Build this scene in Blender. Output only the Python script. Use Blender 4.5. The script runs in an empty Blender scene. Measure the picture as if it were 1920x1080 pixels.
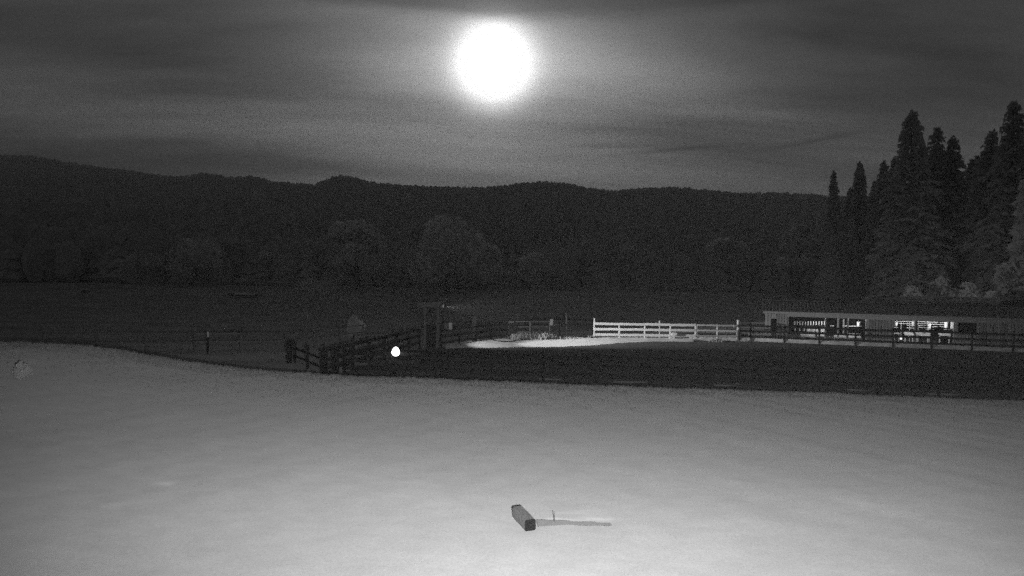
import bpy, bmesh, math, random
import numpy as np
from mathutils import Matrix, Vector, Euler

R = math.radians
sc = bpy.context.scene
COL = sc.collection
random.seed(7)

# ------------------------------------------------------------------ camera
CAM_Z = 5.0
F_PX = 1144.0
cam_d = bpy.data.cameras.new('camera')
cam = bpy.data.objects.new('camera', cam_d)
COL.objects.link(cam)
cam_d.sensor_width = 36.0
cam_d.lens = 36.0 * F_PX / 1920.0
cam_d.clip_start = 0.1
cam_d.clip_end = 9000
cam.location = (0, 0, CAM_Z)
CAM_M = Euler((R(89.5), 0, 0)).to_matrix() @ Matrix.Rotation(R(0.8), 3, 'Z')
cam.rotation_euler = CAM_M.to_euler()
sc.camera = cam


def ray(px, py):
    return CAM_M @ Vector(((px - 960) / F_PX, -(py - 540) / F_PX, -1.0))


def P(px, py, Y):
    d = ray(px, py)
    return Vector((0, 0, CAM_Z)) + d * (Y / d.y)


def G(px, py, z=0.0):
    d = ray(px, py)
    return Vector((0, 0, CAM_Z)) + d * ((z - CAM_Z) / d.z)


# ------------------------------------------------------------------ view
sc.view_settings.view_transform = 'Standard'
sc.view_settings.look = 'None'
sc.view_settings.exposure = 0.0
sc.view_settings.gamma = 1.0
sc.view_settings.use_curve_mapping = False
sc.render.engine = 'CYCLES'
sc.cycles.use_denoising = False
sc.cycles.use_adaptive_sampling = True
sc.cycles.adaptive_threshold = 0.03
sc.cycles.sample_clamp_direct = 6.0
sc.cycles.adaptive_min_samples = 16
sc.cycles.max_bounces = 4
sc.cycles.volume_bounces = 0
HAZE = 0.0004

# ------------------------------------------------------------------ sky (moonlit cloud, seen by a monochrome night camera)
W = bpy.data.worlds.new('World')
sc.world = W
W.use_nodes = True
wt = W.node_tree
wt.nodes.clear()


class NG:
    """small helper that writes shader maths as nodes"""
    def __init__(self, tree):
        self.t = tree

    def n(self, typ, **kw):
        nd = self.t.nodes.new(typ)
        for k, v in kw.items():
            setattr(nd, k, v)
        return nd

    def link(self, a, b):
        self.t.links.new(a, b)

    def m(self, op, a, b=None, c=None, clamp=False):
        nd = self.n('ShaderNodeMath', operation=op)
        nd.use_clamp = clamp
        for i, v in enumerate((a, b, c)):
            if v is None:
                continue
            if isinstance(v, (int, float)):
                nd.inputs[i].default_value = v
            else:
                self.link(v, nd.inputs[i])
        return nd.outputs[0]

    def smooth(self, v, a, b, lo=0.0, hi=1.0):
        nd = self.n('ShaderNodeMapRange', interpolation_type='SMOOTHSTEP')
        self.link(v, nd.inputs[0])
        for i, x in enumerate((a, b, lo, hi)):
            nd.inputs[i + 1].default_value = x
        return nd.outputs[0]

    def lin(self, v, a, b, lo=0.0, hi=1.0):
        nd = self.n('ShaderNodeMapRange')
        self.link(v, nd.inputs[0])
        for i, x in enumerate((a, b, lo, hi)):
            nd.inputs[i + 1].default_value = x
        return nd.outputs[0]

    def noise(self, vec, scale, detail=4, rough=0.55, dist=0.0):
        nd = self.n('ShaderNodeTexNoise')
        self.link(vec, nd.inputs['Vector'])
        nd.inputs['Scale'].default_value = scale
        nd.inputs['Detail'].default_value = detail
        nd.inputs['Roughness'].default_value = rough
        nd.inputs['Distortion'].default_value = dist
        return nd.outputs['Fac']

    def xyz(self, a, b, c):
        nd = self.n('ShaderNodeCombineXYZ')
        for i, v in enumerate((a, b, c)):
            if isinstance(v, (int, float)):
                nd.inputs[i].default_value = v
            else:
                self.link(v, nd.inputs[i])
        return nd.outputs[0]


MOON_DIR = ray(926, 121).normalized()
MOON_EL = math.asin(MOON_DIR.z)
MOON_AZ = math.atan2(MOON_DIR.x, MOON_DIR.y)

g = NG(wt)
tc = g.n('ShaderNodeTexCoord')
DIR = tc.outputs['Generated']
sep = g.n('ShaderNodeSeparateXYZ')
g.link(DIR, sep.inputs[0])
dx, dy, dz = sep.outputs
az = g.m('ARCTAN2', dx, dy)                       # radians, 0 ahead
el = g.m('ARCSINE', dz)
elp = g.m('MAXIMUM', dz, 0.0)
sky = g.n('ShaderNodeTexSky', sky_type='NISHITA')
sky.sun_disc = False
sky.sun_elevation = MOON_EL
sky.sun_rotation = MOON_AZ
sky.air_density = 1.0
sky.dust_density = 1.0
bw = g.n('ShaderNodeRGBToBW')
g.link(sky.outputs[0], bw.inputs[0])
base = g.m('MULTIPLY', bw.outputs[0], 0.0022)
# veil of cloud of even brightness over the thin clear-sky part
# planar cloud layer: bands stretch towards the horizon by perspective
den = g.m('ADD', elp, 0.10)
cx_ = g.m('DIVIDE', dx, den)
cy_ = g.m('DIVIDE', dy, den)
pl = g.xyz(g.m('MULTIPLY', cx_, 0.28), g.m('ADD', cy_, g.m('MULTIPLY', cx_, -0.10)), 3.7)
n1 = g.noise(pl, 1.35, 5, 0.5, 0.35)
pl2 = g.xyz(g.m('MULTIPLY', cx_, 0.6), g.m('MULTIPLY', cy_, 1.8), 9.1)
n2 = g.noise(pl2, 1.9, 5, 0.55, 0.2)
cloud = g.m('ADD', g.smooth(n1, 0.30, 0.72), g.m('MULTIPLY', g.m('SUBTRACT', n2, 0.5), 0.9))
# a thicker bank overhead, its lower rim a little uneven
rim = g.m('ADD', el, g.m('MULTIPLY', g.m('SUBTRACT', g.noise(g.xyz(g.m('MULTIPLY', az, 1.6), g.m('MULTIPLY', el, 6.0), 2.0), 2.2, 4), 0.5), 0.045))
rim = g.m('ADD', rim, g.m('MULTIPLY', az, 0.012))
bank = g.smooth(rim, R(22.7), R(24.2), 1.0, 0.66)
veil = g.m('MULTIPLY', g.m('ADD', 0.021, g.m('MULTIPLY', cloud, 0.072)), bank)
# thin dark cloud slivers low in the sky
def sliver(px, py, wpx, hpx, amt, slope):
    d0 = ray(px, py).normalized()
    a0, e0 = math.atan2(d0.x, d0.y), math.asin(d0.z)
    da = g.m('SUBTRACT', az, a0)
    de = g.m('SUBTRACT', g.m('SUBTRACT', el, e0), g.m('MULTIPLY', da, slope))
    de = g.m('ADD', de, g.m('MULTIPLY', g.m('SUBTRACT', n2, 0.5), 0.006))
    q = g.m('ADD', g.m('POWER', g.m('ABSOLUTE', g.m('DIVIDE', da, wpx / F_PX)), 2.0), g.m('POWER', g.m('ABSOLUTE', g.m('DIVIDE', de, hpx / F_PX)), 2.0))
    return g.m('MULTIPLY', g.m('EXPONENT', g.m('MULTIPLY', q, -1.0)), amt)
sl = g.m('ADD', sliver(1262, 282, 95, 3.5, 0.36, 0.03), sliver(1528, 264, 62, 4.5, 0.36, 0.12))
sl = g.m('ADD', sl, sliver(1130, 275, 70, 3, 0.25, -0.02))
# glow of the moon scattered in the cloud
dot = g.n('ShaderNodeVectorMath', operation='DOT_PRODUCT')
g.link(DIR, dot.inputs[0])
dot.inputs[1].default_value = MOON_DIR
ang = g.m('ARCCOSINE', g.m('MINIMUM', dot.outputs['Value'], 0.9999999))     # radians
# cloud streaks make the rim of the glow uneven
angw = g.m('ADD', ang, g.m('MULTIPLY', g.m('SUBTRACT', n2, 0.5), 0.022))
PXR = 0.94 / F_PX
core = g.m('MULTIPLY', g.m('EXPONENT', g.m('MULTIPLY', g.m('POWER', g.m('MAXIMUM', g.m('DIVIDE', angw, 55 * PXR), 0.0), 1.9), -1.0)), 3.8)
# flattened wide glow, brighter along the streaks
daz = g.m('SUBTRACT', az, MOON_AZ)
de_ = g.m('SUBTRACT', el, MOON_EL)
def halo(sx, sy, amt, de0=0.0):
    q = g.m('ADD', g.m('POWER', g.m('ABSOLUTE', g.m('DIVIDE', daz, sx / F_PX)), 2.0), g.m('POWER', g.m('ABSOLUTE', g.m('DIVIDE', g.m('ADD', de_, de0), sy / F_PX)), 2.0))
    return g.m('MULTIPLY', g.m('EXPONENT', g.m('MULTIPLY', g.m('SQRT', q), -1.0)), amt)
h1 = g.m('MULTIPLY', halo(150, 80, 1.12), g.m('ADD', 0.62, g.m('MULTIPLY', cloud, 0.45)))
h2 = g.m('MULTIPLY', halo(380, 170, 0.085, 0.03), g.m('ADD', 0.5, g.m('MULTIPLY', cloud, 0.8)))
glow = g.m('MULTIPLY', g.m('ADD', g.m('ADD', h1, h2), core), g.smooth(rim, R(22.8), R(24.0), 1.0, 0.45))
tot = g.m('ADD', g.m('ADD', base, veil), glow)
tot = g.m('MULTIPLY', tot, g.m('SUBTRACT', 1.0, sl))
tot = g.m('MINIMUM', tot, 1.8)
bg = g.n('ShaderNodeBackground')
g.link(tot, bg.inputs[0])
bg.inputs[1].default_value = 1.0
out = g.n('ShaderNodeOutputWorld')
g.link(bg.outputs[0], out.inputs[0])

# ------------------------------------------------------------------ moonlight
sun_d = bpy.data.lights.new('moonlight', 'SUN')
sun_d.energy = 0.085
sun_d.angle = R(4)
sun = bpy.data.objects.new('moonlight', sun_d)
COL.objects.link(sun)
sd = Vector((math.sin(MOON_AZ) * math.cos(MOON_EL + R(7)), math.cos(MOON_AZ) * math.cos(MOON_EL + R(7)), math.sin(MOON_EL + R(7))))
sun.rotation_euler = sd.to_track_quat('Z', 'Y').to_euler()


def spot(name, loc, target, watts, size_deg, blend, radius, sx=1.0):
    d = bpy.data.lights.new(name, 'SPOT')
    d.energy = watts
    d.spot_size = R(size_deg)
    d.spot_blend = blend
    d.shadow_soft_size = radius
    o = bpy.data.objects.new(name, d)
    COL.objects.link(o)
    o.location = loc
    o.rotation_euler = (Vector(target) - Vector(loc)).to_track_quat('-Z', 'Y').to_euler()
    o.scale = (sx, 1, 1)
    return o


# infra-red flood beside the camera on the house wall
spot('infrared_floodlight', (0.5, 0.1, 4.55), (1.6, 40, 2.6), 5700, 66, 1.0, 0.06, 2.4)
# added unseen second spot, turned down to brighten the near lawn
spot('infrared_floodlight', (0.5, 0.1, 4.35), (2.6, 6.6, 0.0), 2500, 46, 1.0, 0.06, 5.5)
# yard flood on the arena portal, turned along the far fence
FL = P(830, 574, 45.2)
yard = spot('yard_floodlight', (FL.x + 0.22, FL.y - 0.05, FL.z - 0.06), (4.0, 51.0, 0.0), 1100, 84, 0.8, 0.05)
yard_far = spot('yard_floodlight', (FL.x + 0.24, FL.y - 0.05, FL.z - 0.02), (16.0, 55.0, 0.8), 13000, 46, 1.0, 0.05)


# ------------------------------------------------------------------ helpers
def tag(o, label=None, cat=None, group=None, kind=None):
    for k, v in (('label', label), ('category', cat), ('group', group), ('kind', kind)):
        if v:
            o[k] = v
    return o


def empty(name, loc, rz=0.0, label=None, cat=None, group=None):
    o = bpy.data.objects.new(name, None)
    COL.objects.link(o)
    o.location = loc
    o.rotation_euler = (0, 0, rz)
    o.empty_display_size = 0.2
    return tag(o, label, cat, group)


def mesh_from(name, V, F, mat, smooth=False):
    me = bpy.data.meshes.new(name)
    me.from_pydata([tuple(v) for v in V], [], F)
    me.update()
    if mat:
        me.materials.append(mat)
    if smooth:
        me.polygons.foreach_set('use_smooth', [True] * len(me.polygons))
    return me


def obj(name, me, parent=None, loc=(0, 0, 0), rot=(0, 0, 0), scale=(1, 1, 1)):
    o = bpy.data.objects.new(name, me)
    COL.objects.link(o)
    o.parent = parent
    o.location = loc
    o.rotation_euler = rot
    o.scale = scale
    return o


def rough_box(mat, seed=0, j=0.02, seg=3):
    """unit beam along x (0..1), y and z -0.5..0.5, a little uneven, with eased corners"""
    r = random.Random(seed)
    V, F = [], []
    prof = [(-.5, -.38), (-.38, -.5), (.38, -.5), (.5, -.38), (.5, .38), (.38, .5), (-.38, .5), (-.5, .38)]
    for i in range(seg + 1):
        oy, oz = r.uniform(-j, j), r.uniform(-j, j)
        for (a, b) in prof:
            V.append((i / seg, a + oy + r.uniform(-j, j), b + oz + r.uniform(-j, j)))
    n = len(prof)
    for i in range(seg):
        for k in range(n):
            F.append((i * n + k, i * n + (k + 1) % n, (i + 1) * n + (k + 1) % n, (i + 1) * n + k))
    F.append(tuple(range(n - 1, -1, -1)))
    F.append(tuple(seg * n + k for k in range(n)))
    V2 = [(x, y, z) for x, y, z in V]
    F = [tuple(reversed(f)) for f in F]
    me = mesh_from('rough_beam', V2, F, mat)
    bm = bmesh.new(); bm.from_mesh(me); bmesh.ops.recalc_face_normals(bm, faces=bm.faces); bm.to_mesh(me); bm.free()
    return me


def beam(name, me, a, b, w, h, parent=None, roll=0.0):
    """place the unit beam between two points (in the parent's space): w across, h up"""
    a, b = Vector(a), Vector(b)
    d = b - a
    q = d.to_track_quat('X', 'Z')
    o = obj(name, me, parent, a, (0, 0, 0), (d.length, w, h))
    e = q.to_matrix() @ Matrix.Rotation(roll, 3, 'X')
    o.rotation_euler = e.to_euler()
    return o


def lathe(prof, mat, n=14, smooth=True):
    V, F = [], []
    for (r, z) in prof:
        for k in range(n):
            a = 2 * math.pi * k / n
            V.append((r * math.cos(a), r * math.sin(a), z))
    for i in range(len(prof) - 1):
        for k in range(n):
            F.append((i * n + k, i * n + (k + 1) % n, (i + 1) * n + (k + 1) % n, (i + 1) * n + k))
    F.append(tuple(range(n - 1, -1, -1)))
    F.append(tuple((len(prof) - 1) * n + k for k in range(n)))
    return mesh_from('turned', V, F, mat, smooth)


def tube(pts, radii, mat, n=7, smooth=True):
    V, F = [], []
    pts = [Vector(p) for p in pts]
    for i, p in enumerate(pts):
        d = (pts[min(i + 1, len(pts) - 1)] - pts[max(i - 1, 0)])
        q = d.to_track_quat('Z', 'Y')
        for k in range(n):
            a = 2 * math.pi * k / n
            V.append(p + q @ Vector((math.cos(a) * radii[i], math.sin(a) * radii[i], 0)))
    for i in range(len(pts) - 1):
        for k in range(n):
            F.append((i * n + k, i * n + (k + 1) % n, (i + 1) * n + (k + 1) % n, (i + 1) * n + k))
    F.append(tuple(range(n - 1, -1, -1)))
    F.append(tuple((len(pts) - 1) * n + k for k in range(n)))
    return mesh_from('tube', V, F, mat, smooth)


# ------------------------------------------------------------------ materials (monochrome: what the night camera's band reflects)
def mat(name, v, var=0.25, scale=6.0, stretch=(1, 1, 1), bump=0.0, rough=0.85, spec=0.15, detail=5, diffuse=False, per_object=0.0, leafy=0.0):
    m = bpy.data.materials.new(name)
    m.use_nodes = True
    t = m.node_tree
    t.nodes.clear()
    q = NG(t)
    tcn = q.n('ShaderNodeTexCoord')
    mp = q.n('ShaderNodeMapping')
    q.link(tcn.outputs['Object'], mp.inputs[0])
    mp.inputs['Scale'].default_value = stretch
    vec = mp.outputs[0]
    f = q.noise(vec, scale, detail, 0.6)
    fac = q.lin(f, 0.25, 0.75, 1 - var, 1 + var)
    if per_object:
        oi = q.n('ShaderNodeObjectInfo')
        fac = q.m('MULTIPLY', fac, q.lin(oi.outputs['Random'], 0, 1, 1 - per_object, 1 + per_object))
    val = q.m('MULTIPLY', fac, v, clamp=True)
    o = q.n('ShaderNodeOutputMaterial')
    if diffuse:
        b = q.n('ShaderNodeBsdfDiffuse')
        b.inputs['Roughness'].default_value = 1.0
        q.link(val, b.inputs['Color'])
        if leafy:
            tl = q.n('ShaderNodeBsdfTranslucent')
            q.link(val, tl.inputs['Color'])
            mx = q.n('ShaderNodeMixShader')
            mx.inputs[0].default_value = leafy
            q.link(b.outputs[0], mx.inputs[1])
            q.link(tl.outputs[0], mx.inputs[2])
    else:
        b = q.n('ShaderNodeBsdfPrincipled')
        q.link(val, b.inputs['Base Color'])
        b.inputs['Roughness'].default_value = rough
        b.inputs['Specular IOR Level'].default_value = spec
    if bump:
        bp = q.n('ShaderNodeBump')
        bp.inputs['Strength'].default_value = 0.6
        bp.inputs['Distance'].default_value = bump
        q.link(f, bp.inputs['Height'])
        q.link(bp.outputs[0], b.inputs['Normal'])
    q.link(mx.outputs[0] if leafy else b.outputs[0], o.inputs[0])
    return m


def emit(name, v):
    m = bpy.data.materials.new(name)
    m.use_nodes = True
    t = m.node_tree
    t.nodes.clear()
    e = t.nodes.new('ShaderNodeEmission')
    e.inputs[0].default_value = (1, 1, 1, 1)
    e.inputs[1].default_value = v
    o = t.nodes.new('ShaderNodeOutputMaterial')
    t.links.new(e.outputs[0], o.inputs[0])
    return m


M_fence = mat('dark_weathered_wood', 0.022, 0.4, 3, (1, 8, 8), 0.0, per_object=0.3)
M_white = mat('white_painted_board', 0.72, 0.12, 3, (1, 6, 6), 0.0, per_object=0.08)
M_greywood = mat('grey_wood', 0.20, 0.35, 3, (1, 8, 8), 0.0, per_object=0.25)
M_barn = mat('barn_board', 0.27, 0.35, 4, (1, 3, 3), 0.0, per_object=0.28)
M_fascia = mat('barn_fascia', 0.34, 0.3, 2, (0.6, 4, 4), 0.0, per_object=0.12)
M_roof = mat('roof_metal', 0.07, 0.3, 2, (3, 1, 1), 0.01, rough=0.6, spec=0.3)
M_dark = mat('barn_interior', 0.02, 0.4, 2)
M_pipe = mat('pale_pipe', 0.62, 0.12, 5, rough=0.5, spec=0.4, per_object=0.15)
M_plastic = mat('white_plastic', 0.80, 0.06, 3, rough=0.5, spec=0.4)
M_tie = mat('weathered_tie', 0.135, 0.65, 7, (1, 3, 3), 0.0, diffuse=True)
M_tie_end = mat('tie_end_grain', 0.032, 0.5, 9, diffuse=True)
M_edging = mat('sunken_timber', 0.26, 0.3, 9, (1, 3, 3), 0.0, diffuse=True)
M_soil = mat('pale_dry_soil', 0.52, 0.25, 4, (1, 4, 1), 0.0, diffuse=True)
M_bark = mat('bark', 0.10, 0.4, 4, (4, 4, 1), 0.03)
M_conifer = mat('conifer_foliage', 0.44, 0.25, 0.5, per_object=0.12, diffuse=True, leafy=0.4)
M_leaf = mat('broadleaf_foliage', 0.60, 0.45, 0.4, per_object=0.15, diffuse=True, leafy=0.4)
M_shrub = mat('shrub_foliage', 0.60, 0.4, 0.8, per_object=0.15, diffuse=True, leafy=0.4)
M_forest = mat('forest_foliage', 0.29, 0.25, 0.04, diffuse=True, detail=8)
M_hill = mat('forest_floor', 0.12, 0.5, 0.01, diffuse=True)
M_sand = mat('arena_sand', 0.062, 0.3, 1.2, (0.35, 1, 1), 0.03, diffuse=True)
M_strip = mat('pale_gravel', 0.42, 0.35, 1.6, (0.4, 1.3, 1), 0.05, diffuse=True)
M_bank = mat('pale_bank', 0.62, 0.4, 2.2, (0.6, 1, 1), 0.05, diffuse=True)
M_field = mat('pasture_grass', 0.21, 0.4, 0.25, (0.4, 1, 1), 0.05, diffuse=True)
M_weed = mat('dry_weed', 0.50, 0.3, 3, diffuse=True, per_object=0.2)
M_shed = mat('shed_roof', 0.34, 0.2, 2)
M_glint = mat('rail_glint_tone', 0.25, 0.3, 3)  # pale tone of the bars that stand for rail glints
M_lamp = emit('lamp_glow', 0.9)
M_moon = emit('moon_glow', 2.2)

# lawn: several scales of mottling, a few paler patches of its own
M_lawn = bpy.data.materials.new('lawn_grass')
M_lawn.use_nodes = True
t = M_lawn.node_tree
t.nodes.clear()
q = NG(t)
ct = q.n('ShaderNodeTexCoord').outputs['Object']
mp = q.n('ShaderNodeMapping')
q.link(ct, mp.inputs[0])
mp.inputs['Scale'].default_value = (0.55, 1.0, 1.0)
a1 = q.lin(q.noise(mp.outputs[0], 0.55, 4, 0.55), 0.3, 0.7, 0.955, 1.045)
a2 = q.lin(q.noise(mp.outputs[0], 3.2, 5, 0.6), 0.3, 0.7, 0.94, 1.06)
hf = q.noise(ct, 26.0, 4, 0.7)
a3 = q.lin(hf, 0.3, 0.7, 0.88, 1.12)
val = q.m('MULTIPLY', q.m('MULTIPLY', a1, a2), q.m('MULTIPLY', a3, 0.43))
sp = q.n('ShaderNodeSeparateXYZ')
q.link(ct, sp.inputs[0])
def patch(px, py, z, rx, ry, amt):
    c = G(px, py, z)
    u = q.m('POWER', q.m('ABSOLUTE', q.m('DIVIDE', q.m('SUBTRACT', sp.outputs[0], c.x), rx)), 2.0)
    v = q.m('POWER', q.m('ABSOLUTE', q.m('DIVIDE', q.m('SUBTRACT', sp.outputs[1], c.y), ry)), 2.0)
    return q.m('MULTIPLY', q.m('EXPONENT', q.m('MULTIPLY', q.m('ADD', u, v), -1.0)), amt)
pt = q.m('ADD', q.m('ADD', patch(311, 910, .85, 0.2, 0.13, 0.35), patch(205, 948, .85, 0.2, 0.10, 0.14)), patch(1690, 955, .82, 1.4, 0.8, 0.12))
pt = q.m('ADD', pt, patch(1400, 985, .82, 1.0, 0.5, 0.08))
for a_ in ((1075, 974, .42, .05, .26), (1120, 971, .28, .06, .24), (1040, 972, .22, .05, .16), (1060, 961, .5, .05, .12), (1100, 957, .3, .04, .08)):
    pt = q.m('ADD', pt, patch(a_[0], a_[1], .85, a_[2], a_[3], a_[4]))
pt = q.m('MULTIPLY', pt, q.lin(q.noise(mp.outputs[0], 6, 4, 0.6), 0.3, 0.7, 0.5, 1.5))
val = q.m('MULTIPLY', val, q.m('ADD', 1.0, pt), clamp=True)
bs = q.n('ShaderNodeBsdfDiffuse')
bs.inputs['Roughness'].default_value = 1.0
q.link(val, bs.inputs['Color'])
bp = q.n('ShaderNodeBump')
bp.inputs['Strength'].default_value = 0.35
bp.inputs['Distance'].default_value = 0.015
q.link(hf, bp.inputs['Height'])
q.link(bp.outputs[0], bs.inputs['Normal'])
q.link(bs.outputs[0], q.n('ShaderNodeOutputMaterial').inputs[0])
M_blade = mat('grass_blade', 0.52, 0.2, 1.0, diffuse=True, leafy=0.5)


# ------------------------------------------------------------------ terrain
def interp(x, xs, ys):
    return float(np.interp(x, xs, ys))


YC = 24.0
CREST_PX = [(-400, 640), (-150, 641), (0, 645), (80, 647), (150, 652), (230, 664), (300, 675), (370, 686), (450, 695), (540, 702), (620, 707), (800, 713),
            (960, 720), (1200, 729), (1500, 738), (1920, 757), (2200, 769)]
_cx, _cz = [], []
for px, py in CREST_PX:
    p = P(px, py, YC)
    _cx.append(p.x); _cz.append(p.z)
# straight-line silhouettes soften at the crest, so lift slightly
ZL0 = 0.82


def sstep(v, a, b):
    k = min(1.0, max(0.0, (v - a) / (b - a)))
    return k * k * (3 - 2 * k)


def wob(x, y, s, seed=0.0):
    return (math.sin(x * s * 1.7 + seed) * math.cos(y * s * 1.3 + seed * 2.1) + 0.5 * math.sin(x * s * 3.9 + y * s * 2.7 + seed * 3.3)) / 1.5


def lawn_z(x, y):
    zc = interp(x, _cx, _cz)
    z = ZL0 + (zc - ZL0) * sstep(y, 7.0, YC)
    z += 0.022 * wob(x, y, 0.9, 1.0) * sstep(y, 4, 8) + 0.02 * wob(x, y, 2.6, 4.0)
    if y > YC:
        w = 3.2 + max(0.0, zc - 0.8) * 4.0
        k = (y - YC) / w
        z = z * (1 - sstep(k, 0.0, 1.0)) - 0.25 * sstep(k, 0.5, 1.0)
    return z


def grid_mesh(name, xs, ys, zf, m):
    V = [(x, y, zf(x, y)) for y in ys for x in xs]
    n = len(xs)
    F = [(j * n + i, j * n + i + 1, (j + 1) * n + i + 1, (j + 1) * n + i) for j in range(len(ys) - 1) for i in range(n - 1)]
    return mesh_from(name, V, F, m, True)


xs = list(np.arange(-34, 34.01, 0.25))
ys = list(np.arange(-8, 5, 0.8)) + list(np.arange(5, 26.5, 0.16)) + list(np.arange(26.5, 33.5, 0.35))
lawn = obj('lawn', grid_mesh('lawn', xs, ys, lawn_z, M_lawn))
tag(lawn, kind='structure')


def field_z(x, y):
    if y < 27:
        return -0.6
    z = 0.0
    if y > 105:
        z += 3.4 * sstep(y, 105, 165)
    z += 0.25 * wob(x, y, 0.05, 2.0) * sstep(y, 62, 85)
    if x < -14:
        z += 0.10 * wob(x, y, 0.35, 5.0) * sstep(-x, 14, 20) * sstep(y, 28, 32)
    return z


fx = sorted(set(list(np.arange(-420, 420.1, 20)) + list(np.arange(-60, 70, 2.0))))
fy = [-60, -20, 10, 20, 26.9, 27.05] + list(np.arange(28, 60, 1.5)) + list(np.arange(60, 190, 5))
field = obj('ground', grid_mesh('ground', fx, fy, field_z, M_field))
tag(field, kind='structure')

# hills: a wooded valley side whose top edge draws the skyline
SKY_PX = [(-500, 260), (-200, 275), (0, 287), (60, 290), (100, 296), (150, 305), (250, 318), (320, 328), (352, 327), (380, 321), (405, 325), (430, 330), (470, 327), (490, 331), (520, 338), (590, 343),
          (612, 334), (640, 325), (665, 328), (690, 338), (760, 345), (850, 348), (930, 347), (985, 339), (1020, 337), (1060, 341), (1100, 349), (1160, 355), (1210, 349), (1270, 348), (1320, 353), (1400, 360),
          (1450, 358), (1500, 360), (1560, 365), (1700, 366), (1920, 360), (2400, 345)]
HY0, HY1 = 170.0, 1500.0
_u = [ray(a, b).x / ray(a, b).y for a, b in SKY_PX]
_s = [ray(a, b).z / ray(a, b).y for a, b in SKY_PX]
TREE_TOP = 15.0


def hill_z(u, Y):
    top = CAM_Z + interp(u, _u, _s) * HY1 - TREE_TOP
    k = (Y - HY0) / (HY1 - HY0)
    if k <= 0:
        return 3.3
    # gentle at the foot, steeper above
    h = 3.0 + (top - 3.0) * (0.55 * k + 0.45 * k * k)
    h += (Y * 0.010) * wob(u * 9, Y * 0.006, 1.0, 3.0) * min(1, k * 6) * (1 - k)
    return h


us = list(np.arange(-1.25, 1.2501, 0.0125))
hys = [HY0 * (HY1 / HY0) ** (i / 26) for i in range(27)]
V = [(u * Y, Y, hill_z(u, Y)) for Y in hys for u in us]
V += [(u * (HY1 + 250), HY1 + 250, -5.0) for u in us]
n = len(us)
Fh = [(j * n + i, j * n + i + 1, (j + 1) * n + i + 1, (j + 1) * n + i) for j in range(len(hys)) for i in range(n - 1)]
hills = obj('hills', mesh_from('hills', V, Fh, M_hill, True))
tag(hills, kind='structure')

# arena of dark sand
C1 = G(626, 705)            # corner nearest the lamp
PORTAL_Y = 45.2
NEAR_R = Vector((30.0, 26.6, 0))
FAR_BEND = Vector((21.6, 55.0, 0))
FAR_W0 = Vector((7.45, 55.0, 0))
FAR_END = Vector((45.5, 47.0, 0))
arena_pts = [C1, NEAR_R, Vector((46, 45.5, 0)), FAR_END, FAR_BEND, FAR_W0, G(1045, 641), G(930, 646), G(850, 653), G(795, 652)]
am = mesh_from('arena', [(p.x, p.y, 0.02) for p in arena_pts], [tuple(range(len(arena_pts)))], M_sand)
tag(obj('arena', am), kind='structure')

# pale gravel track along the far side of the arena
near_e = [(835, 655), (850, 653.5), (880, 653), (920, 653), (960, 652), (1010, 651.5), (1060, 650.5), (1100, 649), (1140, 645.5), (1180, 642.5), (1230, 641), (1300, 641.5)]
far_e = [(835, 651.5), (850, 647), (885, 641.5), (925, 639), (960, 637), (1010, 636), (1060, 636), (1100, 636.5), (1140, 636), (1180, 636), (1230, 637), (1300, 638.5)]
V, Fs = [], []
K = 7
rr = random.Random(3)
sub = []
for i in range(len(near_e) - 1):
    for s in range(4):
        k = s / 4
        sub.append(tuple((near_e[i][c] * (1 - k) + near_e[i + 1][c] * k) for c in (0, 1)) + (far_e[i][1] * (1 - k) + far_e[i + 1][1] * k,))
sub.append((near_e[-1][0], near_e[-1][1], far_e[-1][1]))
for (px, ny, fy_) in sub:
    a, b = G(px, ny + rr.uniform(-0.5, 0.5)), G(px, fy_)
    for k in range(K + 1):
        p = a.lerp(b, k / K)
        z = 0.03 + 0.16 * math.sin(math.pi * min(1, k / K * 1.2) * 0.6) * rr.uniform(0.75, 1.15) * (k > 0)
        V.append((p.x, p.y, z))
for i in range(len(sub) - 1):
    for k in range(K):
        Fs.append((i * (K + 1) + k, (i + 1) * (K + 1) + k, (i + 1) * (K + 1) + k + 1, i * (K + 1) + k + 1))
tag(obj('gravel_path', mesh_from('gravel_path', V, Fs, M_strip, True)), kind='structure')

# low pale earth bank under the fence in front of the barn
def bank(name, a, b, w, h, m, n=60, seed=1):
    r = random.Random(seed)
    d = (b - a); L = d.length; d.normalize(); nrm = Vector((-d.y, d.x, 0))
    V, F = [], []
    prof = [(-w, -0.02), (-w * 0.72, h * 0.55), (-w * 0.45, h), (w * 0.3, h * 0.95), (w * 1.4, 0.06), (w * 1.5, -0.05)]
    for i in range(n + 1):
        s = i / n
        for (o, z) in prof:
            p = a + d * (L * s) + nrm * (o + r.uniform(-0.05, 0.05))
            V.append((p.x, p.y, z * r.uniform(0.82, 1.12)))
    k = len(prof)
    for i in range(n):
        for j in range(k - 1):
            F.append((i * k + j, (i + 1) * k + j, (i + 1) * k + j + 1, i * k + j + 1))
    return tag(obj(name, mesh_from(name, V, F, m, True)), kind='structure')


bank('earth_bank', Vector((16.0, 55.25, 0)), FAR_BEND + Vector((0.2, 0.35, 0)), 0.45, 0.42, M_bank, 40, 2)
bank('earth_bank', FAR_BEND + Vector((0.3, 0.35, 0)), FAR_END + Vector((0, 0.45, 0)), 0.45, 0.33, M_bank, 120, 5)

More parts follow.
